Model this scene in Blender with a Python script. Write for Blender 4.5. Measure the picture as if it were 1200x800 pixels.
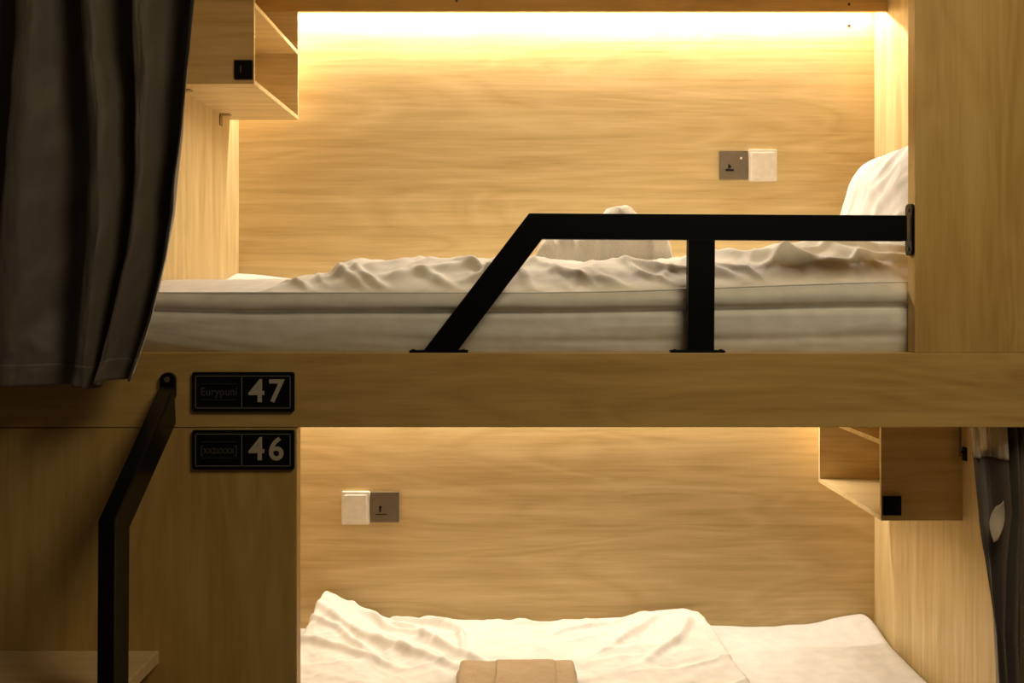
import bpy, bmesh, math, random
import numpy as np
from mathutils import Vector, Matrix

for o in list(bpy.data.objects):
    bpy.data.objects.remove(o)
S = bpy.context.scene
C = S.collection

# ------------------------------------------------------------ camera, world, lights, exposure
F = 1184.0; EYE = 1.55; ZF = 2.2            # focal length in px, eye height, distance to the bunk front (y = 0)
cam_d = bpy.data.cameras.new('camera'); cam = bpy.data.objects.new('camera', cam_d); C.objects.link(cam)
cam.location = (0, -ZF, EYE); cam.rotation_euler = (math.pi/2, 0, 0)
cam_d.sensor_width = 36; cam_d.lens = 36*F/1200
cam_d.shift_x = -4/1200; cam_d.shift_y = -55/1200
cam_d.clip_start = 0.02
S.camera = cam
S.view_settings.view_transform = 'Standard'
S.view_settings.look = 'None'
S.view_settings.gamma = 1
S.view_settings.use_curve_mapping = False
S.view_settings.exposure = 0.0

W = bpy.data.worlds.new('world'); S.world = W; W.use_nodes = True
W.node_tree.nodes['Background'].inputs[0].default_value = (1.0, .80, .58, 1)
W.node_tree.nodes['Background'].inputs[1].default_value = 0.032

def area(name, loc, rot, sx, sy, power, col):
    d = bpy.data.lights.new(name, 'AREA'); d.shape = 'RECTANGLE'; d.size = sx; d.size_y = sy
    d.energy = power; d.color = col
    o = bpy.data.objects.new(name, d); C.objects.link(o); o.location = loc; o.rotation_euler = rot
    return o
WARM = (1, .92, .78)
# the two LED strips in the slots behind the valance boards
area('led_light', (.13, .972, 2.460), (math.radians(-25), 0, 0), 1.98, .012, 22, WARM)
area('led_light', (.13, .972, 1.334), (math.radians(-25), 0, 0), 1.98, .012, 15, WARM)
# the aisle's ceiling lamp
area('aisle_lamp', (.8, -1.4, 2.78), (math.radians(22), 0, 0), .8, .8, 17, (1, .82, .52))

# ------------------------------------------------------------ materials
def new_mat(name):
    m = bpy.data.materials.new(name); m.use_nodes = True
    return m, m.node_tree, m.node_tree.nodes['Principled BSDF']
def ramp(nt, stops):
    r = nt.nodes.new('ShaderNodeValToRGB')
    el = r.color_ramp.elements
    while len(el) > len(stops): el.remove(el[-1])
    while len(el) < len(stops): el.new(.5)
    for e, (p, c) in zip(el, stops): e.position = p; e.color = (*c, 1)
    return r
def wood(name, axis, light, dark, across=34, seed=0., rough=.42):
    """laminate: fine grain along the axis, broad cathedral figure"""
    m, nt, b = new_mat(name); N = nt.nodes; L = nt.links
    tc = N.new('ShaderNodeTexCoord')
    def mapped(along, acr, off):
        mp = N.new('ShaderNodeMapping')
        s = [acr, acr, acr]; s['XYZ'.index(axis)] = along
        mp.inputs['Scale'].default_value = s; mp.inputs['Location'].default_value = (off, off*1.7, off*.6)
        L.new(tc.outputs['Object'], mp.inputs['Vector']); return mp
    mp1 = mapped(1.1, across, seed)
    n1 = N.new('ShaderNodeTexNoise'); n1.inputs['Scale'].default_value = 1; n1.inputs['Detail'].default_value = 8; n1.inputs['Roughness'].default_value = .62
    n1.inputs['Distortion'].default_value = .6
    L.new(mp1.outputs[0], n1.inputs['Vector'])
    mp2 = mapped(.9, 4.5, seed+3)
    n2 = N.new('ShaderNodeTexNoise'); n2.inputs['Scale'].default_value = 1.3; n2.inputs['Detail'].default_value = 2; n2.inputs['Distortion'].default_value = .8
    L.new(mp2.outputs[0], n2.inputs['Vector'])
    mul = N.new('ShaderNodeMath'); mul.operation = 'MULTIPLY'; mul.inputs[1].default_value = 13
    L.new(n2.outputs['Fac'], mul.inputs[0])
    fr = N.new('ShaderNodeMath'); fr.operation = 'PINGPONG'; fr.inputs[1].default_value = 1
    L.new(mul.outputs[0], fr.inputs[0])
    mp3 = mapped(9, 160, seed+7)
    n3 = N.new('ShaderNodeTexNoise'); n3.inputs['Scale'].default_value = 1; n3.inputs['Detail'].default_value = 2
    L.new(mp3.outputs[0], n3.inputs['Vector'])
    mx = N.new('ShaderNodeMix'); mx.data_type = 'FLOAT'; mx.inputs[0].default_value = .15
    L.new(n1.outputs['Fac'], mx.inputs[2]); L.new(fr.outputs[0], mx.inputs[3])
    mx2 = N.new('ShaderNodeMix'); mx2.data_type = 'FLOAT'; mx2.inputs[0].default_value = .22
    L.new(mx.outputs[0], mx2.inputs[2]); L.new(n3.outputs['Fac'], mx2.inputs[3])
    r = ramp(nt, [(.32, dark), (.50, tuple((a+c)/2*1.03 for a, c in zip(light, dark))), (.64, light)])
    L.new(mx2.outputs[0], r.inputs[0]); L.new(r.outputs[0], b.inputs['Base Color'])
    b.inputs['Roughness'].default_value = rough
    b.inputs['Specular IOR Level'].default_value = .35
    bp = N.new('ShaderNodeBump'); bp.inputs['Strength'].default_value = .04; bp.inputs['Distance'].default_value = .002
    L.new(n3.outputs['Fac'], bp.inputs['Height']); L.new(bp.outputs[0], b.inputs['Normal'])
    return m
WL, WD = (.71, .545, .275), (.52, .36, .15)
M_back = wood('maple_laminate_horizontal', 'X', WL, WD)
M_end = wood('maple_laminate_vertical', 'Z', WL, WD, seed=5)
M_front = wood('oak_laminate_vertical', 'Z', (.60, .40, .135), (.44, .265, .075), across=18, seed=11)
M_fascia = wood('oak_laminate_horizontal', 'X', (.62, .41, .14), (.44, .27, .078), across=18, seed=2)
M_box = wood('maple_laminate_depth', 'X', WL, WD, seed=8)
M_tread = wood('tread_laminate', 'X', (.80, .60, .34), (.66, .47, .24), seed=4)

def plain(name, col, rough=.5, metal=0, spec=.5, bump=None, sheen=0, emit=None):
    m, nt, b = new_mat(name)
    b.inputs['Base Color'].default_value = (*col, 1); b.inputs['Roughness'].default_value = rough
    b.inputs['Metallic'].default_value = metal; b.inputs['Specular IOR Level'].default_value = spec
    N = nt.nodes; L = nt.links
    tc = N.new('ShaderNodeTexCoord'); n = N.new('ShaderNodeTexNoise')
    n.inputs['Scale'].default_value = bump[0] if bump else 60; n.inputs['Detail'].default_value = 4
    L.new(tc.outputs['Object'], n.inputs['Vector'])
    hv = ramp(nt, [(.3, tuple(c*.92 for c in col)), (.7, tuple(min(1, c*1.05) for c in col))])
    L.new(n.outputs['Fac'], hv.inputs[0]); L.new(hv.outputs[0], b.inputs['Base Color'])
    if bump:
        bp = N.new('ShaderNodeBump'); bp.inputs['Strength'].default_value = bump[1]; bp.inputs['Distance'].default_value = bump[2]
        L.new(n.outputs['Fac'], bp.inputs['Height']); L.new(bp.outputs[0], b.inputs['Normal'])
    if sheen:
        b.inputs['Sheen Weight'].default_value = sheen; b.inputs['Sheen Roughness'].default_value = .4
    if emit:
        b.inputs['Emission Color'].default_value = (*emit[0], 1); b.inputs['Emission Strength'].default_value = emit[1]
    return m
M_black = plain('black_powder_coated_steel', (.0022, .002, .002), .5, 0, .12)
M_blackg = plain('black_satin_steel', (.004, .0035, .003), .28, 0, .22)
M_sheet = plain('white_cotton_sheet', (.80, .77, .72), .9, 0, .1, (25, .25, .004), .1)
M_duvet = plain('white_cotton_duvet', (.80, .76, .69), .9, 0, .1, (18, .3, .005), .1)
M_pillow = plain('white_pillow_case', (.85, .83, .80), .9, 0, .1, (22, .25, .004), .1)
M_towel = plain('white_terry_towel', (.74, .69, .60), .95, 0, .05, (220, .5, .003), .2)
M_beige = plain('beige_terry_towel', (.50, .36, .21), .95, 0, .05, (220, .5, .003), .2)
M_curtain = plain('dark_grey_blackout_satin', (.135, .108, .084), .55, 0, .4, (500, .15, .001), .35)
def cloth_through(name, col):
    m, nt, b = new_mat(name); N = nt.nodes; L = nt.links
    b.inputs['Base Color'].default_value = (*col, 1); b.inputs['Roughness'].default_value = .9
    t = N.new('ShaderNodeBsdfTranslucent'); t.inputs[0].default_value = (*col, 1)
    x = N.new('ShaderNodeMixShader'); x.inputs[0].default_value = .6
    L.new(b.outputs[0], x.inputs[1]); L.new(t.outputs[0], x.inputs[2]); L.new(x.outputs[0], N['Material Output'].inputs['Surface'])
    n = N.new('ShaderNodeTexNoise'); n.inputs['Scale'].default_value = 300
    bp = N.new('ShaderNodeBump'); bp.inputs['Strength'].default_value = .2; bp.inputs['Distance'].default_value = .001
    L.new(n.outputs['Fac'], bp.inputs['Height']); L.new(bp.outputs[0], b.inputs['Normal'])
    return m
M_tape = cloth_through('white_header_tape', (.85, .80, .70))
M_white = plain('white_plastic', (.82, .76, .67), .35, 0, .5)
M_steel = plain('brushed_grey_metal', (.20, .165, .12), .38, .55, .5)
M_signface = plain('black_sign_plate', (.004, .004, .005), .4, 0, .2)
M_signline = plain('grey_sign_outline', (.16, .14, .12), .5)
M_signtext = plain('silver_sign_digits', (.44, .39, .32), .5)
M_dimtext = plain('dim_sign_lettering', (.06, .055, .045), .5)
M_brass = plain('brown_metal_bracket', (.33, .20, .07), .4, .4)
M_floor = wood('floor_laminate', 'X', (.25, .17, .09), (.17, .11, .055), seed=9)
M_led = plain('led_strip_diffuser', (.9, .85, .7), .5, emit=((1, .82, .56), 1.5))
M_screw = plain('dark_screw', (.05, .035, .02), .4, .6)

# ------------------------------------------------------------ helpers
def link(name, me, mat, parent=None, origin=(0, 0, 0), smooth=False):
    """me's vertices are in world space; they are moved so that the object's origin (or its parent's) is local zero"""
    off = Vector(origin) if parent is None else world_loc(parent)
    me.transform(Matrix.Translation(-off))
    if mat: me.materials.append(mat)
    if smooth:
        for p in me.polygons: p.use_smooth = True
    o = bpy.data.objects.new(name, me); C.objects.link(o)
    if parent is None: o.location = off
    else: o.parent = parent
    return o
def world_loc(o):
    v = Vector(o.location)
    while o.parent: o = o.parent; v += o.location
    return v
def empty(name, loc):
    o = bpy.data.objects.new(name, None); C.objects.link(o); o.location = loc; o.empty_display_size = .05
    return o
def tag(o, label, cat, group=None, kind=None):
    if label: o['label'] = label
    if cat: o['category'] = cat
    if group: o['group'] = group
    if kind: o['kind'] = kind
    return o
def struct(o): o['kind'] = 'structure'; return o
def bm_box(bm, x0, x1, y0, y1, z0, z1, bev=0):
    t = bmesh.new()
    r = bmesh.ops.create_cube(t, size=1)
    for v in t.verts:
        v.co = Vector(((x0+x1)/2+v.co.x*(x1-x0), (y0+y1)/2+v.co.y*(y1-y0), (z0+z1)/2+v.co.z*(z1-z0)))
    if bev: bmesh.ops.bevel(t, geom=t.edges[:], offset=bev, segments=2, affect='EDGES', profile=.5)
    me = bpy.data.meshes.new('t'); t.to_mesh(me); t.free(); bm.from_mesh(me); bpy.data.meshes.remove(me)
def to_mesh(name, bm):
    bmesh.ops.recalc_face_normals(bm, faces=bm.faces[:])
    me = bpy.data.meshes.new(name); bm.to_mesh(me); bm.free(); return me
def box(name, x0, x1, y0, y1, z0, z1, mat, parent=None, bev=.0015, origin=None):
    bm = bmesh.new(); bm_box(bm, x0, x1, y0, y1, z0, z1, bev)
    return link(name, to_mesh(name, bm), mat, parent, origin or ((x0+x1)/2, (y0+y1)/2, z0))
def prism(bm, pts, axis, a0, a1, bev=0):
    """2-D polygon extruded along an axis; pts are the two other coordinates in x,y,z order"""
    t = bmesh.new()
    def P(p, a):
        q = list(p); q.insert('xyz'.index(axis), a); return q
    v0 = [t.verts.new(P(p, a0)) for p in pts]; v1 = [t.verts.new(P(p, a1)) for p in pts]
    n = len(pts)
    t.faces.new(v0); t.faces.new(v1[::-1])
    for i in range(n): t.faces.new((v0[i], v0[(i+1) % n], v1[(i+1) % n], v1[i]))
    bmesh.ops.recalc_face_normals(t, faces=t.faces[:])
    if bev: bmesh.ops.bevel(t, geom=t.edges[:], offset=bev, segments=2, affect='EDGES', profile=.5)
    me = bpy.data.meshes.new('t'); t.to_mesh(me); t.free(); bm.from_mesh(me); bpy.data.meshes.remove(me)
def prism_obj(name, pts, axis, a0, a1, mat, parent=None, bev=.001, origin=(0, 0, 0)):
    bm = bmesh.new(); prism(bm, pts, axis, a0, a1, bev); return link(name, to_mesh(name, bm), mat, parent, origin)
def rrect(x0, x1, z0, z1, r, n=6):
    out = []
    for cx, cz, a in ((x1-r, z1-r, 0), (x0+r, z1-r, 90), (x0+r, z0+r, 180), (x1-r, z0+r, 270)):
        for k in range(n+1):
            t = math.radians(a+90*k/n); out.append((cx+r*math.cos(t), cz+r*math.sin(t)))
    return out
def disc(name, x, y, z, r, depth, mat, parent, axis='y', n=20):
    pts = [(r*math.cos(2*math.pi*k/n), r*math.sin(2*math.pi*k/n)) for k in range(n)]
    if axis == 'y': return prism_obj(name, [(x+a, z+b) for a, b in pts], 'y', y-depth, y, mat, parent, 0)
    if axis == 'x': return prism_obj(name, [(y+a, z+b) for a, b in pts], 'x', x-depth, x, mat, parent, 0)
    return prism_obj(name, [(x+a, y+b) for a, b in pts], 'z', z-depth, z, mat, parent, 0)
def px(x, y, Z):      # where a line of sight meets the plane at distance Z: used only to measure the place
    return ((x-604)*Z/F, EYE-(y-345)*Z/F)

# value noise for the cloth shapes
def noise(x, y, seed=0):
    xi = np.floor(x).astype(np.int64); yi = np.floor(y).astype(np.int64)
    xf = x-xi; yf = y-yi
    def h(a, b):
        n = (a*374761393 + b*668265263 + seed*1442695041) & 0xffffffff
        n = ((n ^ (n >> 13))*1274126177) & 0xffffffff
        return ((n ^ (n >> 16)) & 0xffff)/32767.5-1
    u = xf*xf*xf*(xf*(xf*6-15)+10); v = yf*yf*yf*(yf*(yf*6-15)+10)
    a = h(xi, yi)*(1-u)+h(xi+1, yi)*u; b = h(xi, yi+1)*(1-u)+h(xi+1, yi+1)*u
    return a*(1-v)+b*v
def fbm(x, y, seed=0, o=4):
    s = 0; a = 1; t = 0
    for k in range(o): s = s+a*noise(x*2**k, y*2**k, seed+k); t += a; a *= .5
    return s/t
def ridges(x, y, ang, along, across, seed, sharp=1.6):
    """elongated crease field: ridges running along angle ang (degrees)"""
    c, s = math.cos(math.radians(ang)), math.sin(math.radians(ang))
    u = (x*c+y*s)*along; v = (-x*s+y*c)*across
    v = v+.7*fbm(u*1.3, v*.4, seed+31, 2)
    return (1-np.abs(fbm(u, v, seed, 2))*2).clip(0, 1)**sharp
def crease(x, y, pts, w, h):
    """a soft fold of half-width w and height h along a polyline"""
    best = np.full(x.shape, 1e9)
    tt = np.zeros(x.shape); n = len(pts)-1
    for i in range(n):
        ax, ay = pts[i]; bx, by = pts[i+1]; dx, dy = bx-ax, by-ay
        t = (((x-ax)*dx+(y-ay)*dy)/(dx*dx+dy*dy)).clip(0, 1)
        d = np.hypot(x-ax-t*dx, y-ay-t*dy); m = d < best
        best = np.where(m, d, best); tt = np.where(m, (i+t)/n, tt)
    return h*np.exp(-(best/w)**2)*np.sin(np.pi*(tt*.9+.08))**.5
def sstep(a, b, x):
    t = ((x-a)/(b-a)).clip(0, 1); return t*t*(3-2*t)
def shell(X, Y, Z, Zb):
    """closed mesh between a top grid and a bottom grid"""
    nu, nv = X.shape
    top = np.stack([X, Y, Z], -1).reshape(-1, 3); bot = np.stack([X, Y, Zb], -1).reshape(-1, 3)
    n = nu*nv; f = []
    I = lambda i, j: i*nv+j
    for i in range(nu-1):
        for j in range(nv-1):
            f.append((I(i, j), I(i+1, j), I(i+1, j+1), I(i, j+1)))
            f.append((n+I(i, j), n+I(i, j+1), n+I(i+1, j+1), n+I(i+1, j)))
    for i in range(nu-1):
        f.append((I(i, 0), n+I(i, 0), n+I(i+1, 0), I(i+1, 0)))
        f.append((I(i, nv-1), I(i+1, nv-1), n+I(i+1, nv-1), n+I(i, nv-1)))
    for j in range(nv-1):
        f.append((I(0, j), I(0, j+1), n+I(0, j+1), n+I(0, j)))
        f.append((I(nu-1, j), n+I(nu-1, j), n+I(nu-1, j+1), I(nu-1, j+1)))
    me = bpy.data.meshes.new('shell'); me.from_pydata(np.concatenate([top, bot]).tolist(), [], f); me.update()
    bm = bmesh.new(); bm.from_mesh(me); bmesh.ops.recalc_face_normals(bm, faces=bm.faces[:]); bm.to_mesh(me); bm.free()
    return me
def grid_faces(nu, nv, wrap_u=False):
    f = []
    for i in range(nu-(0 if wrap_u else 1)):
        for j in range(nv-1):
            a = i*nv+j; b = ((i+1) % nu)*nv+j
            f.append((a, b, b+1, a+1))
    return f

# ------------------------------------------------------------ large structure
XL, XR = -.876, 1.137            # inner faces of the end walls
struct(box('floor', -2.2, 2.2, -3.2, 1.1, -.04, 0, M_floor, bev=0))
struct(box('wall_back', -.95, 1.21, 1.0, 1.03, 0, 2.66, M_back, bev=0))
struct(box('wall_left', XL-.035, XL, .04, 1.0, 0, 2.66, M_end, bev=0))
struct(box('wall_right', XR, XR+.035, .04, 1.0, 0, 2.66, M_end, bev=0))
struct(box('ceiling', -2.2, 2.2, -.6, 1.03, 2.66, 2.70, M_back, bev=0))

bunk = empty('bunk_bed', (.13, 0, 0))
tag(bunk, 'built-in two-storey wooden sleeping pod framework with wide front board between the berths', 'bunk bed')
FT, FB = EYE-.127, EYE-.289      # fascia top and bottom
box('fascia_board', -1.7, 1.7, 0, .04, FB, FT, M_fascia, bunk)
box('front_panel', -1.7, -.476, 0, .04, 0.0, FB-.002, M_front, bunk)
box('front_panel', .870, 1.7, 0, .04, FT, 2.66, M_front, bunk)
box('front_panel', -1.7, XL, 0, .04, FT, 2.66, M_front, bunk)
box('front_panel', XR, 1.7, 0, .04, 0.0, FB-.002, M_front, bunk)
box('front_panel', -.476, XR, 0, .04, 0.0, .37, M_fascia, bunk)
box('front_panel', XL, .870, 0, .04, 2.42, 2.66, M_fascia, bunk)  # unseen top board, added to keep the berth light from spilling out
box('bed_base', XL, XR, .04, 1.0, EYE-.175, EYE-.137, M_back, bunk, 0)
box('bed_base', XL, XR, .04, 1.0, .335, .37, M_back, bunk, 0)
box('canopy_board', XL, XR, .04, 1.0, 2.585, 2.62, M_back, bunk, 0)
v1 = box('valance_board', XL, XR, .885, .90, EYE+.864, 2.585, M_fascia, bunk)
v2 = box('valance_board', XL, XR, .885, .90, EYE-.262, EYE-.175, M_fascia, bunk)
for sx, sy in ((535, 1), (995, 5)):
    X, Z = px(sx, sy, 3.085); disc('screw', X, .887, Z, .004, .003, M_screw, v1)
X, Z = px(995, 30, 3.2)
w = disc('wall_screw', X, 1.001, Z, .005, .003, M_screw, None)
tag(w, 'tiny dark screw head in upper back wall under the light strip', 'screw')

for zz, lab in ((2.466, 'warm white light strip hidden behind the board above the upper berth'),
                (1.340, 'warm white light strip hidden above the lower berth back wall')):
    st = box('led_strip', XL+.17, XR-.06, .964, .982, zz, zz+.012, M_led, bev=.001)
    tag(st, lab, 'light strip')

# ------------------------------------------------------------ wall shelves (cubby boxes)
def cubby(side, ztop, zmid, zbot, label):
    t = .012
    wall = XL if side < 0 else XR
    inn = -.665 if side < 0 else .93
    y0, y1 = .37, .90
    x0, x1 = min(wall, inn), max(wall, inn)
    r = empty('wall_shelf', ((x0+x1)/2, (y0+y1)/2, zbot))
    tag(r, label, 'shelf')
    xo0, xo1 = (x0, x1)
    box('front_board', x0, x1, y0, y0+t, zbot, ztop, M_box, r, .0008)
    box('back_board', x0, x1, y1-t, y1, zbot, ztop, M_box, r, .0008)
    box('bottom_board', x0, x1, y0+t, y1-t, zbot, zbot+t, M_box, r, .0008)
    box('top_board', x0, x1, y0+t, y1-t, ztop-t, ztop, M_box, r, .0008)
    box('middle_shelf', x0, x1, y0+t, y1-t, zmid-t, zmid, M_box, r, .0008)
    if side < 0: box('side_board', x0, x0+t, y0+t, y1-t, zbot+t, ztop-t, M_end, r, .0005)
    else: box('side_board', x1-t, x1, y0+t, y1-t, zbot+t, ztop-t, M_end, r, .0005)
    # charging socket on the front board
    cx = -.665-.0255 if side < 0 else .93+.0265
    cz = (EYE+(345-82)*2.57/F) if side < 0 else (EYE-(592-345)*2.57/F)
    k = prism_obj('charging_socket', rrect(cx-.0235, cx+.0235, cz-.0245, cz+.0245, .002), 'y', y0-.006, y0+.001, M_signface, r, .0008)
    prism_obj('socket_slot', rrect(cx-.008, cx-.0055, cz-.008, cz+.010, .001), 'y', y0-.0066, y0-.005, M_steel if side < 0 else M_blackg, k, 0)
    prism_obj('socket_slot', rrect(cx+.0055, cx+.008, cz-.008, cz+.010, .001), 'y', y0-.0066, y0-.005, M_blackg, k, 0)
    return r
cubby(-1, 2.56, 2.296, 2.085, 'small open maple box shelf on the upper berth left wall beside the grey curtain')
cubby(1, 1.372, 1.180, .975, 'small open maple box shelf on the lower berth right wall under the front board')
# little L brackets under the upper shelf
def bracket(x, y, z, label):
    b = empty('corner_bracket', (x, y, z)); tag(b, label, 'bracket')
    box('wall_plate', x, x+.003, y-.012, y+.012, z-.034, z, M_brass, b, .0005)
    box('shelf_plate', x, x+.03, y-.012, y+.012, z-.003, z, M_brass, b, .0005)
bracket(XL, .80, 2.085, 'small brown metal corner bracket under the far end of the upper box shelf')
bracket(XL, .44, 2.085, 'small brown metal corner bracket under the box shelf at the curtain edge')

# ------------------------------------------------------------ wall plates
def plate(name, x0, x1, y0, y1, mat, label, cat, marks):
    a, zt = px(x0, y0, 3.19); b, zb = px(x1, y1, 3.19)
    r = empty(name, ((a+b)/2, 1.0, zb)); tag(r, label, cat)
    prism_obj('face_plate', rrect(a+.001, b-.001, zb, zt, .003), 'y', .990, 1.0, mat, r, .0012)
    marks(a, b, zb, zt, r)
    return r
def rocker(a, b, zb, zt, r):
    k = prism_obj('rocker', rrect(a+.010, b-.010, zb+.010, zt-.010, .002), 'y', .9875, .991, M_white, r, .001)
    return k
def card_mark(a, b, zb, zt, r):
    cx = a+(b-a)*.34; cz = zb+(zt-zb)*.42
    disc('icon', cx, .9905, cz+.008, .0045, .001, M_signface, r)
    prism_obj('icon', rrect(cx-.003, cx+.003, cz-.008, cz+.006, .001), 'y', .9895, .991, M_signface, r, 0)
    prism_obj('lettering', rrect(cx-.014, cx+.020, cz-.016, cz-.013, .0005), 'y', .9895, .991, M_signface, r, 0)
def slot_mark(a, b, zb, zt, r):
    cx = a+(b-a)*.36; cz = zb+(zt-zb)*.40
    prism_obj('key_slot', rrect(cx-.013, cx+.013, cz-.010, cz-.004, .001), 'y', .9885, .991, M_signface, r, 0)
    prism_obj('key_slot', [(cx-.005, cz-.004), (cx+.006, cz+.003), (cx-.004, cz+.014)], 'y', .9885, .991, M_signface, r, 0)
    disc('indicator_lamp', a+(b-a)*.76, .9905, zb+(zt-zb)*.74, .004, .001, M_white, r)
plate('power_switch', 843, 876.5, 176.5, 210, M_steel, 'grey metal key card switch on the upper berth back wall, left of white plate', 'switch', slot_mark)
plate('light_switch', 877, 911, 175, 212, M_white, 'white light switch plate on the upper berth back wall', 'switch', rocker)
plate('light_switch', 400, 433.5, 576, 614.5, M_white, 'white light switch plate on the lower berth back wall', 'switch', rocker)
plate('power_switch', 434, 468, 576.5, 612, M_steel, 'grey metal key card switch with small icon on the lower berth back wall', 'switch', card_mark)

# ------------------------------------------------------------ mattresses
def mattress(name, label, zt, zbot, y_front, front_fn, zfn, seed):
    """cross-section loop running from the bottom front, up the front side, over the top, down the back"""
    xs = np.linspace(XL+.004, XR-.004, 260)
    side = np.linspace(0, 1, 44); top = np.linspace(0, 1, 90)
    rows = []
    for i, x in enumerate(xs):
        xa = np.full(side.shape, x)
        zf = float(zt+zfn(np.array([x]), np.array([y_front]))[0])
        zb = zbot+float(front_fn(x))
        z = zb+(zf-zb)*side
        # bulge and horizontal folds of the sheet
        y = y_front-.006*np.sin(np.pi*side)+.012*(1-side)**6+.004*side**10
        y = y-.010*np.exp(-((side-.86)/.13)**2)+.013*np.exp(-((side-.66-.03*math.sin(x*2.1+seed)-.02*x)/.05)**2)
        y = y+.004*np.exp(-((side-.30+.08*math.sin(x*1.9+1))/.07)**2)*(.5+.5*math.sin(x*2.6))
        y = y+.003*fbm(xa*2.2, side*4+x*1.5, seed, 3)-.003*ridges(xa, side*.13, 7, 1.6, 11, seed+3)*np.sin(np.pi*side)
        z = z+0*x
        ty = y_front+.004+(.996-y_front-.004)*top**1.15
        ta = np.full(ty.shape, x)
        tz = zt+zfn(ta, ty)
        by = np.array([.996, .7, .4, y_front+.03]); bz = np.array([zbot]*4)
        rows.append(np.concatenate([np.stack([xa, y, z], -1), np.stack([ta, ty, tz], -1), np.stack([np.full(4, x), by, bz], -1)]))
    R = np.array(rows); nu, nv, _ = R.shape
    f = []
    for i in range(nu-1):
        for j in range(nv):
            f.append((i*nv+j, (i+1)*nv+j, (i+1)*nv+(j+1) % nv, i*nv+(j+1) % nv))
    f.append(tuple(range(nv))); f.append(tuple((nu-1)*nv+j for j in range(nv))[::-1])
    me = bpy.data.meshes.new(name); me.from_pydata(R.reshape(-1, 3).tolist(), [], f); me.update()
    bm = bmesh.new(); bm.from_mesh(me); bmesh.ops.recalc_face_normals(bm, faces=bm.faces[:]); bm.to_mesh(me); bm.free()
    o = link(name, me, M_sheet, None, (.13, .5, zbot), True)
    tag(o, label, 'mattress')
    # piping along the top front edge
    n = 10; P = []
    for x in xs:
        zf = float(zt+zfn(np.array([x]), np.array([y_front]))[0])
        for k in range(n):
            a = 2*math.pi*k/n; P.append((x, y_front+.001+.0022*math.cos(a), zf+.0006+.0022*math.sin(a)))
    f = [(i*n+k, i*n+(k+1) % n, (i+1)*n+(k+1) % n, (i+1)*n+k) for i in range(len(xs)-1) for k in range(n)]
    f += [tuple(range(n)), tuple((len(xs)-1)*n+k for k in range(n))[::-1]]
    pm = bpy.data.meshes.new('piping'); pm.from_pydata(P, [], f); pm.update()
    link('piping', pm, M_sheet, o, smooth=True)
    return o
def z_upper(x, y):
    z = .003+.026*sstep(.0, 1.0, x)                     # thicker towards the head end
    z = z+(.035-.026*sstep(-.56, -.40, x))*sstep(.06, .34, y)+.006*sstep(.6, .75, y)
    z = z+.022*np.exp(-((x-XL)/.16)**2)*sstep(.8, .98, y)
    return z+.003*fbm(x*5, y*5, 3, 3)*sstep(.06, .2, y)
def lift_u(x): return .030*(1-float(sstep(-.92, -.55, np.array(x))))
matt_u = mattress('mattress', 'white sheeted mattress of the upper berth behind the black guard rail', EYE, EYE-.135, .062, lift_u, z_upper, 2)
def z_lower(x, y):
    z = .004*fbm(x*4, y*4, 9, 3)+.006*np.sin((x-.2)*3)*sstep(.6, 1, y)
    z = z+.032*np.exp(-(((x-XR+.07)/.10)**2+((y-.97)/.10)**2))-.03*np.exp(-((XR-x)/.02)**2)*(1-.0*y)
    z = z+.010*np.exp(-((x-XR+.03)/.035)**2)
    z = z-.008*np.exp(-((x-.78)/.12)**2)*sstep(.75, .95, y)
    z = z+.006*ridges(x, y, 68, 2, 9, 5)*np.exp(-((x-1.0)/.2)**2)
    return z*sstep(.06, .2, y)
def lift_l(x): return 0.0
matt_l = mattress('mattress', 'cream sheeted mattress of the lower berth, bare at its right end', .500, .37, .062, lift_l, z_lower, 7)

# ------------------------------------------------------------ duvets
def duvet(name, label, cat, corners, base_fn, thick_fn, detail_fn, edge, mat, nu=300, nv=180, origin=None, wob=.012, seed=0, sink=.0008, soft=False):
    (ax, ay), (bx, by), (cx, cy), (dx, dy) = corners   # front left, front right, back right, back left
    u, v = np.meshgrid(np.linspace(0, 1, nu)**1.0, np.linspace(0, 1, nv), indexing='ij')
    u = .5-.5*np.cos(np.pi*u)*(1)*.5-.5*(1-2*u)*.5      # denser near the rims
    v = .5-.5*np.cos(np.pi*v)*.5-.5*(1-2*v)*.5
    X = (1-u)*(1-v)*ax+u*(1-v)*bx+u*v*cx+(1-u)*v*dx
    Y = (1-u)*(1-v)*ay+u*(1-v)*by+u*v*cy+(1-u)*v*dy
    X = X+wob*fbm(Y*5, X*0, seed+1, 2)*np.abs(2*u-1)**2
    Y = Y+wob*fbm(X*4, Y*0+3, seed+2, 2)*np.abs(2*v-1)**2*(v < .5)
    Lu = .5*(math.hypot(bx-ax, by-ay)+math.hypot(cx-dx, cy-dy)); Lv = .5*(math.hypot(dx-ax, dy-ay)+math.hypot(cx-bx, cy-by))
    d = np.minimum(np.minimum(u, 1-u)*Lu, np.minimum(v, 1-v)*Lv)
    # soft corner rounding
    e = (d/edge).clip(0, 1); prof = np.sin(np.pi/2*e)**.85 if soft else np.sqrt(1-(1-e)**2)
    base = base_fn(X, Y)
    Z = base+.002+(prof*thick_fn(X, Y)+np.sqrt((e*2.2).clip(0, 1))*detail_fn(X, Y)).clip(0, 1)
    me = shell(X, Y, Z, base+sink+0*Z)
    o = link(name, me, mat, None, origin or (float(X.mean()), float(Y.mean()), float(base.mean())), True)
    return tag(o, label, cat)
def thick_u(x, y):
    t = .058+.020*sstep(-.56, -.38, x)
    t = t-.010*np.exp(-((x-.20)/.25)**2)+.022*sstep(.50, .95, x)
    t = t*(1-.35*sstep(.35, .8, y))
    t = t-.022*np.exp(-((x+.50)/.09)**2)
    return t
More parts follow.
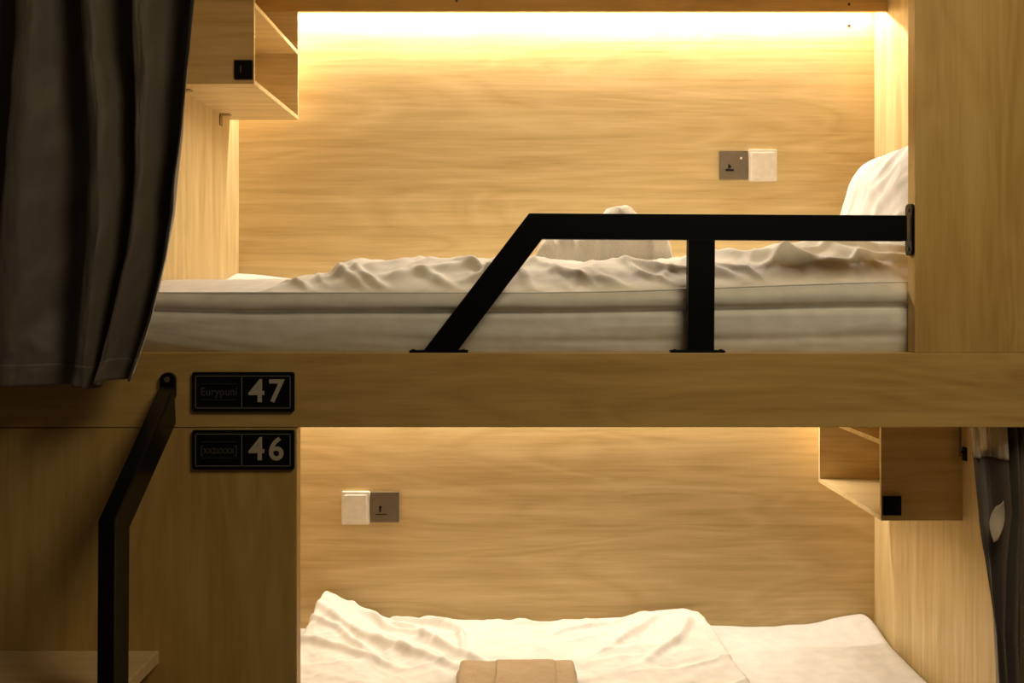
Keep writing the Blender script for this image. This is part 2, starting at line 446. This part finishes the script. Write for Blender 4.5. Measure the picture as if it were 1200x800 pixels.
def det_u(x, y):
    d = .007*ridges(x, y, 118, 2.6, 9, 3)+.005*ridges(x, y, 60, 3, 14, 12)+.005*fbm(x*9, y*9, 5, 3)
    d = d+crease(x, y, [(-.40, .10), (-.20, .17), (.0, .22)], .018, .008)
    d = d+crease(x, y, [(.45, .30), (.62, .17), (.80, .10)], .02, .018)
    d = d+crease(x, y, [(.60, .34), (.78, .22), (.96, .16)], .018, .018)
    d = d+crease(x, y, [(.05, .25), (.16, .14), (.22, .09)], .014, .012)
    d = d+crease(x, y, [(-.46, .13), (-.34, .20), (-.2, .30)], .014, .007)
    d = d+crease(x, y, [(-.12, .11), (-.02, .18), (.08, .30)], .012, .014)
    d = d+crease(x, y, [(.24, .26), (.34, .17), (.46, .11)], .011, .014)
    d = d+crease(x, y, [(.58, .14), (.68, .20), (.86, .24)], .012, .014)
    d = d+crease(x, y, [(.70, .12), (.84, .15), (.98, .13)], .010, .012)
    d = d+.005*fbm(x*22, y*16, 8, 2)
    for k, x0 in enumerate(np.arange(-.46, .95, .105)):
        j = .03*math.sin(k*2.3); l = .11+.03*math.sin(k*1.7)
        d = d+crease(x, y, [(x0+j, .075), (x0+j-.05-.03*math.sin(k), .075+l*.6), (x0+j-.11, .075+l*1.3)], .012+.003*math.sin(k*3), .012)
    return d-.009
duv_u = duvet('duvet', 'rumpled cream duvet spread along the upper berth mattress', 'duvet',
      [(-.575, .075), (1.05, .072), (1.05, .86), (-.50, .80)], lambda x, y: EYE+z_upper(x, y), thick_u, det_u, .20, M_duvet, seed=3, soft=True, wob=.010)

def thick_l(x, y):
    t = .045+.012*fbm(x*3, y*3, 77, 2)
    t = t+.085*(1-np.hypot((x+.60)/.22, (y-.94)/.30)).clip(0, 1)**1.1
    t = t+.022*np.exp(-(((x-.50)/.10)**2))*sstep(.45, .8, y)
    return t
def det_l(x, y):
    d = .012*ridges(x, y, -42, 2.2, 9, 21)*np.exp(-((x+.35)/.35)**2)+.007*ridges(x, y, 25, 3, 12, 23)+.007*fbm(x*12, y*12, 15, 3)+.006*ridges(x, y, -60, 3, 14, 91)*.5
    d = d+crease(x, y, [(-.60, .86), (-.46, .74), (-.28, .60), (-.1, .45)], .016, .026)
    d = d+crease(x, y, [(-.50, .93), (-.33, .82), (-.18, .62), (-.05, .5)], .015, .024)
    d = d+crease(x, y, [(-.38, .95), (-.22, .88), (-.16, .76), (-.14, .6)], .010, .024)
    d = d+crease(x, y, [(-.62, .70), (-.50, .66), (-.3, .5)], .014, .020)
    d = d+crease(x, y, [(.25, .62), (.36, .78), (.46, .92)], .014, .020)
    d = d+crease(x, y, [(.36, .55), (.47, .70), (.53, .86)], .013, .018)
    d = d+crease(x, y, [(-.61, .80), (-.52, .76), (-.40, .62)], .010, .016)
    d = d+crease(x, y, [(-.44, .90), (-.36, .80), (-.24, .70)], .009, .016)
    d = d+crease(x, y, [(.12, .78), (.24, .84), (.40, .95)], .010, .014)
    d = d+crease(x, y, [(-.05, .90), (.10, .86), (.20, .88)], .010, .010)
    return d-.006
duv_l = duvet('duvet', 'crumpled white duvet on the lower berth with its corner raised', 'duvet',
      [(-.70, .09), (.66, .09), (.585, .965), (-.605, .975)], lambda x, y: .500+z_lower(x, y), thick_l, det_l, .022, M_duvet, seed=8, wob=.012, nv=220)

# ------------------------------------------------------------ pillow leaning on the right wall
def pillow(label, length, height, thick, loc, lean, yaw, seed):
    nu, nv = 90, 70
    u, v = np.meshgrid(np.linspace(-1, 1, nu), np.linspace(-1, 1, nv), indexing='ij')
    u = np.sin(u*np.pi/2)*.6+u*.4; v = np.sin(v*np.pi/2)*.6+v*.4
    pin = 1-.06*(1-np.abs(v)**2)*np.abs(u)**4; piv = 1-.05*(1-np.abs(u)**2)*np.abs(v)**4
    X = u*length/2*pin; Y = v*height/2*piv
    t = (((1-np.abs(u)**3.2).clip(0, 1)**.55)*((1-np.abs(v)**3.2).clip(0, 1)**.55))
    wr = .012*ridges(X, Y, 72, 4, 13, seed)+.006*fbm(X*12, Y*12, seed+4, 3)
    Zt = t*(thick/2+wr); Zb = -t*(thick/2)*(.9+.1*fbm(X*9, Y*9, seed+8, 2))
    me = shell(X, Y, Zt, Zb-.0008)
    # local X -> along the wall (world y), local Y -> up, local Z -> towards the bed
    R = Matrix.Rotation(yaw, 4, 'Z') @ Matrix.Rotation(-lean, 4, 'Y') @ Matrix(((0, 0, -1, 0), (-1, 0, 0, 0), (0, 1, 0, 0), (0, 0, 0, 1)))
    me.transform(Matrix.Translation(Vector(loc)) @ R)
    zmin = min(v.co.z for v in me.vertices)
    o = link('pillow', me, M_pillow, None, (loc[0], loc[1], zmin), True)
    return tag(o, label, 'pillow')
pillow('plump white pillow leaning upright against the right wall of the upper berth', .60, .35, .15,
       (1.01, .52, EYE+.222), math.radians(-14), 0, 5)

# ------------------------------------------------------------ towels
def towel_upper():
    nu, nv = 180, 70
    x0, x1, y0, y1 = .045, .415, .46, .68
    u, v = np.meshgrid(np.linspace(0, 1, nu), np.linspace(0, 1, nv), indexing='ij')
    kx = np.array([.0, .03, .09, .18, .27, .36, .44, .52, .60, .66, .72, .80, .90, .96, 1.0])
    kz = np.array([.0, .055, .085, .092, .088, .092, .11, .145, .160, .158, .140, .115, .095, .070, .0])
    H = np.interp(u, kx, kz)
    H = (H+np.interp((u-.01).clip(0, 1), kx, kz)+np.interp((u+.01).clip(0, 1), kx, kz))/3
    dome = np.sqrt((1-np.abs(2*v-1)**4).clip(0, 1))
    X = x0+(x1-x0)*u+.012*np.sin(v*3); Y = y0+(y1-y0)*v
    Z = H*dome+.010*ridges(X, Y, 110, 4, 20, 44)*dome*(H > .02)
    base = EYE+z_upper(X, Y)+thick_u(X, Y)+det_u(X, Y)*.6
    # terry folds on the near side
    Y = Y+(.012*np.sin(X*70+H*22)+.008*np.sin(X*38-H*40+1))*(1-v)*dome
    fr = sstep(.0, .25, v)          # the near face stands upright and is creased by diagonal folds
    for (xa, za, xb, zb) in ((.09, .10, .115, .0), (.14, .11, .17, .0), (.215, .12, .26, .0), (.345, .10, .375, .0)):
        t = (Z/.11).clip(0, 1); cx = xb+(xa-xb)*t
        Y = Y-.032*np.exp(-((X-cx)/.010)**2)*(1-fr)*dome
    me = shell(X, Y, base+.004+Z, base-.004)
    o = link('folded_towel', me, M_towel, None, (.23, .57, float(base.mean())), True)
    tag(o, 'pale folded towel shaped into a mound on the upper duvet behind the rail', 'towel')
towel_upper()
def towel_lower():
    # a towel folded into layers; two stacked folds, the upper one rolled over at the back
    r = empty('folded_towel', (.0, .32, .555))
    tag(r, 'beige folded towel lying on the lower berth duvet at the picture bottom', 'towel')
    def slab(name, x0, x1, y0, y1, z0, z1, seed):
        nu, nv = 90, 60
        u, v = np.meshgrid(np.linspace(0, 1, nu), np.linspace(0, 1, nv), indexing='ij')
        u = u+.0; X = x0+(x1-x0)*u; Y = y0+(y1-y0)*v
        d = np.minimum(np.minimum(u, 1-u)*(x1-x0), np.minimum(v, 1-v)*(y1-y0))
        e = (d/.022).clip(0, 1); p = np.sqrt(1-(1-e)**2)
        Zm = (z0+z1)/2; h = (z1-z0)/2
        wr = .004*fbm(X*14, Y*14, seed, 3)
        X = X+.004*fbm(Y*12, X*3, seed+2, 2)
        me = shell(X, Y, Zm+p*(h+wr), Zm-p*h-.0003)
        return link(name, me, M_beige, r, smooth=True)
    slab('towel_fold', -.150, .158, .14, .445, .552, .578, 61)
    slab('towel_fold', -.143, .152, .15, .44, .577, .600, 62)
    slab('towel_flap', -.05, .10, .16, .415, .599, .609, 63)
towel_lower()

# ------------------------------------------------------------ guard rail
def P22(x, y): return px(x, y, 2.2)
gr = empty('guard_rail', (.5, .02, FT))
tag(gr, 'black flat steel guard rail with one slanted end along the upper berth', 'guard rail')
def rail_poly(name, pts, y0=.004, y1=.034, parent=gr, bev=.0012):
    return prism_obj(name, [P22(*p) for p in pts], 'y', y0, y1, M_black, parent, bev)
rail_poly('top_bar', [(620, 249.5), (1064, 252), (1064, 282), (635.5, 279.7)])
rail_poly('slanted_bar', [(620, 249.5), (635.5, 279.7), (536, 411), (496, 411)])
rail_poly('post', [(807.5, 280.3), (838.5, 280.5), (837.5, 411), (806.5, 411)])
zt = FT
for (a, b) in ((479, 548), (787, 851)):
    xa, _ = P22(a, 0); xb, _ = P22(b, 0)
    fp = prism_obj('foot_plate', rrect(xa, xb, .003, .037, .006), 'z', zt, zt+.005, M_black, gr, .0008)
    for s in (xa+.009, xb-.009): disc('screw', s, .011, zt+.0075, .004, .003, M_screw, fp, 'z')
pl = prism_obj('wall_flange', rrect(.001, .039, EYE+(345-299)*2.2/F, EYE+(345-238)*2.2/F, .012), 'x', .8635, .8695, M_blackg, gr, .0008)
for zz in (EYE+(345-291)*2.2/F, EYE+(345-245)*2.2/F): disc('screw', .8636, .020, zz, .005, .002, M_screw, pl, 'x')

# ------------------------------------------------------------ climbing handrail (bent rectangular tube)
hr = empty('handrail', (-.757, -.30, 0))
tag(hr, 'black bent steel handrail rising from the steps to the front board', 'handrail')
xr, xl = -.738, -.770
top_z = EYE-.060*0
def hz(y, Z): return EYE-(y-345)*Z/F
A_f = (-.012, hz(452, 2.185)); A_b = (-.001, hz(496, 2.2))
B_f = (-(2.2-1.862), hz(610, 1.862)); B_b = (-(2.2-1.935), hz(618, 1.935))
Cz = .0
C_f = (-(2.2-1.845), Cz); C_b = (-(2.2-1.915), Cz)
prism_obj('tube', [A_f, B_f, C_f, C_b, B_b, A_b], 'x', xl, xr, M_blackg, hr, .003)
fl = prism_obj('top_flange', rrect(xl-.001, xr+.001, hz(470, 2.2), hz(436, 2.2), .0155), 'y', -.012, -.0005, M_blackg, hr, .0015)
disc('screw', (xl+xr)/2, -.012, hz(444, 2.2), .006, .003, M_steel, fl)
prism_obj('floor_flange', rrect(xl-.02, xr+.02, -.375, -.265, .01), 'z', 0.0, .006, M_blackg, hr, .001)

# ------------------------------------------------------------ steps
stp = empty('step_stool', (-1.15, -.15, 0))
tag(stp, 'pale wooden step with thick tread standing against the front panel left of the handrail', 'step')
TX = -.776
box('tread', -1.62, TX, -.335, 0, .748, .775, M_tread, stp, .0015)
box('side_board', TX-.075, TX-.05, -.30, 0, 0, .748, M_front, stp)
box('side_board', -1.60, -1.575, -.30, 0, 0, .748, M_front, stp)
box('riser_board', -1.575, TX-.075, -.30, -.28, 0, .748, M_front, stp)

# ------------------------------------------------------------ number signs
def text_mesh(txt, size, depth, bold=0, spacing=1.0):
    cu = bpy.data.curves.new('txt', 'FONT'); cu.body = txt; cu.size = size; cu.extrude = depth; cu.offset = bold
    cu.align_x = 'CENTER'; cu.align_y = 'CENTER'; cu.space_character = spacing
    o = bpy.data.objects.new('txt', cu); C.objects.link(o)
    dg = bpy.context.evaluated_depsgraph_get(); dg.update()
    me = bpy.data.meshes.new_from_object(o.evaluated_get(dg))
    bpy.data.objects.remove(o)
    me.transform(Matrix.Rotation(math.pi/2, 4, 'X'))
    return me
def sign(x0, x1, y0, y1, num, small, label):
    a, zt = px(x0, y0, 2.19); b, zb = px(x1, y1, 2.19)
    r = empty('number_sign', ((a+b)/2, 0, zb)); tag(r, label, 'sign', 'berth number signs')
    prism_obj('plate', rrect(a, b, zb, zt, .005), 'y', -.008, -.0003, M_signface, r, .001)
    # thin outline and divider
    bm = bmesh.new(); g = .0075; t = .0017; Y0, Y1 = -.0095, -.0075
    bm_box(bm, a+g, b-g, Y0, Y1, zt-g-t, zt-g); bm_box(bm, a+g, b-g, Y0, Y1, zb+g, zb+g+t)
    bm_box(bm, a+g, a+g+t, Y0, Y1, zb+g, zt-g); bm_box(bm, b-g-t, b-g, Y0, Y1, zb+g, zt-g)
    dv = a+(b-a)*.485
    bm_box(bm, dv, dv+t, Y0, Y1, zb+g, zt-g)
    link('outline', to_mesh('outline', bm), M_signline, r)
    h = zt-zb
    for i, ch in enumerate(num):
        me = text_mesh(ch, h*.80, .0010, .0013)
        cx = a+(b-a)*(.635 if i == 0 else .825); cz = (zt+zb)/2
        me.transform(Matrix.Translation((cx, -.0092, cz)))
        link('digit', me, M_signtext, r)
    me = text_mesh(small, h*.29, .0005, .0002, 1.05)
    xsz = max(v.co.x for v in me.vertices)-min(v.co.x for v in me.vertices)
    me.transform(Matrix.Scale((b-a)*.35/xsz, 4, (1, 0, 0)))
    me.transform(Matrix.Translation((a+(b-a)*.265, -.0086, (zt+zb)/2)))
    link('lettering', me, M_dimtext, r)
    bm = bmesh.new()
    for zz in (.70, .30):
        bm_box(bm, a+(b-a)*.09, a+(b-a)*.44, -.0088, -.0078, zb+h*zz, zb+h*zz+.0008)
    link('rule', to_mesh('rule', bm), M_dimtext, r)
sign(224.5, 344.5, 436, 482.5, '47', 'Eurypuni', 'black rectangular sign plate reading 47 on the wide front board')
sign(224.5, 344.5, 504, 550.5, '46', '[xxzuxxx]', 'black rectangular sign plate reading 46 on the lower front panel')

# ------------------------------------------------------------ curtains
def sheet_mesh(X, Y, Z, thick=.0018):
    nu, nv = X.shape
    P = np.stack([X, Y, Z], -1)
    du = np.gradient(P, axis=0); dv = np.gradient(P, axis=1)
    n = np.cross(du, dv); n /= np.linalg.norm(n, axis=-1, keepdims=True)+1e-9
    A = (P+n*thick/2).reshape(-1, 3); B = (P-n*thick/2).reshape(-1, 3)
    N = nu*nv; f = []
    for i in range(nu-1):
        for j in range(nv-1):
            a = i*nv+j; b = a+nv
            f.append((a, b, b+1, a+1)); f.append((N+a, N+a+1, N+b+1, N+b))
    for i in range(nu-1):
        for j in (0, nv-1):
            a = i*nv+j; f.append((a, N+a, N+a+nv, a+nv) if j == 0 else (a, a+nv, N+a+nv, N+a))
    for j in range(nv-1):
        for i in (0, nu-1):
            a = i*nv+j; f.append((a, a+1, N+a+1, N+a) if i == 0 else (a, N+a, N+a+1, a+1))
    me = bpy.data.meshes.new('sheet'); me.from_pydata(np.concatenate([A, B]).tolist(), [], f); me.update(); return me
def interp_rows(vkeys, rows, v):
    """rows[k] is the list of crest positions at height vkeys[k] -> crest positions for every v"""
    rows = np.array(rows, float)
    return np.stack([np.interp(v, vkeys, rows[:, c]) for c in range(rows.shape[1])], -1)
def left_curtain():
    nu, nv = 640, 220
    D = 2.08                                   # distance of the hanging plane
    pyt = -260; 
    vk = [-260, 0, 60, 140, 200, 250, 300, 380, 430, 452]   # image rows measured on the photograph
    cr = [[-330, -240, -150, -60, 38, 110, 172, 243],
          [-330, -240, -150, -60, 34, 106, 168, 235],
          [-330, -240, -150, -62, 30, 110, 168, 229],
          [-330, -240, -150, -64, 24, 119, 168, 220],
          [-330, -240, -150, -66, 20, 122, 167, 213],
          [-330, -240, -150, -68, 16, 121, 165, 208],
          [-330, -240, -150, -70, 14, 119, 158, 198],
          [-330, -240, -150, -72, 12, 111, 139, 180],
          [-330, -240, -150, -74, 10, 106, 126, 165],
          [-330, -240, -150, -76, 8, 102, 120, 158]]
    v = np.linspace(0, 1, nv); rows_y = vk[0]+(vk[-1]-vk[0])*v
    crest = interp_rows(vk, cr, rows_y)        # nv x ncrest
    nc = crest.shape[1]
    s = np.linspace(0, nc-1, nu)
    X = np.zeros((nu, nv)); Y = np.zeros((nu, nv)); Z = np.zeros((nu, nv))
    amp = np.array([.08, .08, .08, .08, .09, .085, .075, .06])
    for j in range(nv):
        Xc = (crest[j]-604)*D/F
        ph = s
        x = np.interp(ph, np.arange(nc), Xc)
        fr = ph-np.floor(ph); a = np.interp(ph, np.arange(nc), amp)
        # asymmetric fold: crest overhangs the valley on its right
        w = .5-.5*np.cos(2*np.pi*fr)           # 0 at crest, 1 in valley
        wd = np.interp(ph, np.arange(nc)[:-1]+.5, np.diff(Xc))
        x = x+wd*.20*np.sin(np.pi*fr)**2
        k = rows_y[j]
        hem = float(sstep(330, 452, np.array(k*1.0)))
        y = a*(w**1.1)*(1-.35*hem)
        # small diagonal drapes, rumples and slubs
        y = y+.018*fbm(ph*1.7+k*.004, np.full(nu, k*.006), 5, 3)+.004*fbm(ph*7, np.full(nu, k*.012), 9, 3)
        y = y+.006*hem*fbm(ph*5, np.full(nu, k*.04), 19, 3)
        X[:, j] = x; Y[:, j] = D-ZF+y-.030
        Z[:, j] = EYE-(k-345)*D/F-.010*hem*np.sin(ph*2.3)*float(v[j] > .9)*0
    # bottom line: front folds hang a little lower
    low = np.interp(s, [0, 3, 4, 4.8, 5.2, 5.6, 6.2, 7], [.0, .0, .002, .002, -.004, -.002, .014, .012])
    ramp_ = sstep(.75, 1, v)[None, :]
    Z = Z+low[:, None]*ramp_
    me = sheet_mesh(X, Y, Z)
    o = link('curtain', me, M_curtain, None, (-.9, -.08, 2.4), True)
    tag(o, 'dark grey blackout curtain gathered in long folds before the upper berth', 'curtain')
    # stitched hem as its own strip
    jh = nv-9
    hem = sheet_mesh(X[:, jh:], Y[:, jh:]-.0022, Z[:, jh:]-.0008, .0012)
    link('hem', hem, M_curtain, o, smooth=True)
left_curtain()
rod = empty('curtain_rail', (-.2, -.08, 2.57))
tag(rod, 'slim black curtain rail fixed across the top of the upper berth', 'curtain rail')
box('track', -1.6, .86, -.095, -.065, 2.60, 2.618, M_blackg, rod, .002)
for x in (-1.5, -.3, .8): box('mount', x-.01, x+.01, -.09, .001, 2.618, 2.63, M_blackg, rod, .001)

def right_curtain():
    nu, nv = 420, 200
    vk = [478, 530, 600, 660, 740, 800, 1060]
    # crest positions (photo columns at distance 2.28); the berth side first
    cr = [[1129, 1168, 1184, 1203],
          [1134, 1172, 1186, 1203],
          [1145, 1181, 1190, 1203],
          [1155, 1176, 1188, 1203],
          [1167, 1174, 1186, 1203],
          [1170, 1178, 1189, 1203],
          [1168, 1178, 1189, 1203]]
    D = 2.285
    v = np.linspace(0, 1, nv); ky = vk[0]+(vk[-1]-vk[0])*v
    crest = interp_rows(vk, cr, ky); nc = crest.shape[1]
    s = np.linspace(0, nc-1, nu)
    X = np.zeros((nu, nv)); Y = np.zeros((nu, nv)); Z = np.zeros((nu, nv))
    amp = np.array([.018, .05, .05, .03])
    for j in range(nv):
        Xc = (crest[j]-604)*D/F
        x = np.interp(s, np.arange(nc), Xc); fr = s-np.floor(s)
        w = .5-.5*np.cos(2*np.pi*fr); a = np.interp(s, np.arange(nc), amp)
        x = x+np.interp(s, np.arange(nc)[:-1]+.5, np.diff(Xc))*.12*np.sin(np.pi*fr)**2
        y = a*w+.006*fbm(s*2, np.full(nu, ky[j]*.008), 3, 3)+.03*(1-s/(nc-1))*float(sstep(500, 640, ky[j]*np.ones(1))[0])
        X[:, j] = np.minimum(x, XR-.006); Y[:, j] = D-ZF+y-.030; Z[:, j] = EYE-(ky[j]-345)*D/F
    Z = np.minimum(Z, 1.37)
    me = sheet_mesh(X, Y, Z)
    j1 = int(np.searchsorted(ky, 534)); ib = int(nu*.40)
    bm = bmesh.new(); bm.from_mesh(me); bm.verts.ensure_lookup_table()
    drop_v = [bm.verts[h+i*nv+j] for h in (0, nu*nv) for i in range(ib-3) for j in range(j1-3)]
    bmesh.ops.delete(bm, geom=drop_v, context='VERTS'); bm.to_mesh(me); bm.free()
    o = link('curtain', me, M_curtain, None, (1.08, .09, 1.37), True)
    tag(o, 'dark grey curtain bunched at the right edge of the lower berth', 'curtain')
    j1 = int(np.searchsorted(ky, 534))
    drop = np.interp(s, [0, nc-1], [0, .014])
    band = slice(0, int(nu*.40))
    pl_ = (.006*np.sin(s[band]*30)*(.5+.5*np.sin(s[band]*11)))[:, None]*np.ones((1, j1))
    t = sheet_mesh(X[band, :j1]-.0005, Y[band, :j1]-.006+pl_, Z[band, :j1]-drop[band, None]*np.linspace(0, 1, j1)[None, :], .0014)
    tp = link('header_tape', t, M_tape, o, smooth=True); tp['label'] = 'white gathered header tape'
    # white fabric tag sewn to a fold
    n, m = 14, 20
    uu, vv = np.meshgrid(np.linspace(-1, 1, n), np.linspace(0, 1, m), indexing='ij')
    cx, cz = px(1170, 611, 2.25); half = .004+.013*np.sin(np.pi*(vv*.85+.1))
    TXX = cx+uu*half+.010*(vv-.5)*-1; TZ = cz+.040-vv*.080+.006*uu; TY = .048+.006*uu**2+.004*np.sin(vv*5)
    tg = sheet_mesh(TXX, TY, TZ, .001); tt = link('care_tag', tg, M_tape, o, smooth=True); tt['label'] = 'white cloth tag'
right_curtain()
hk = empty('tieback_hook', (XR, .352, 1.14)); tag(hk, 'small dark metal curtain hook on the lower right wall beside the box shelf', 'hook')
box('back_plate', XR-.003, XR, .342, .366, 1.130, 1.165, M_signface, hk, .0008)
box('arm', XR-.014, XR-.003, .350, .356, 1.150, 1.156, M_blackg, hk, .0008)
box('upright', XR-.016, XR-.011, .350, .356, 1.140, 1.215, M_steel, hk, .0008)
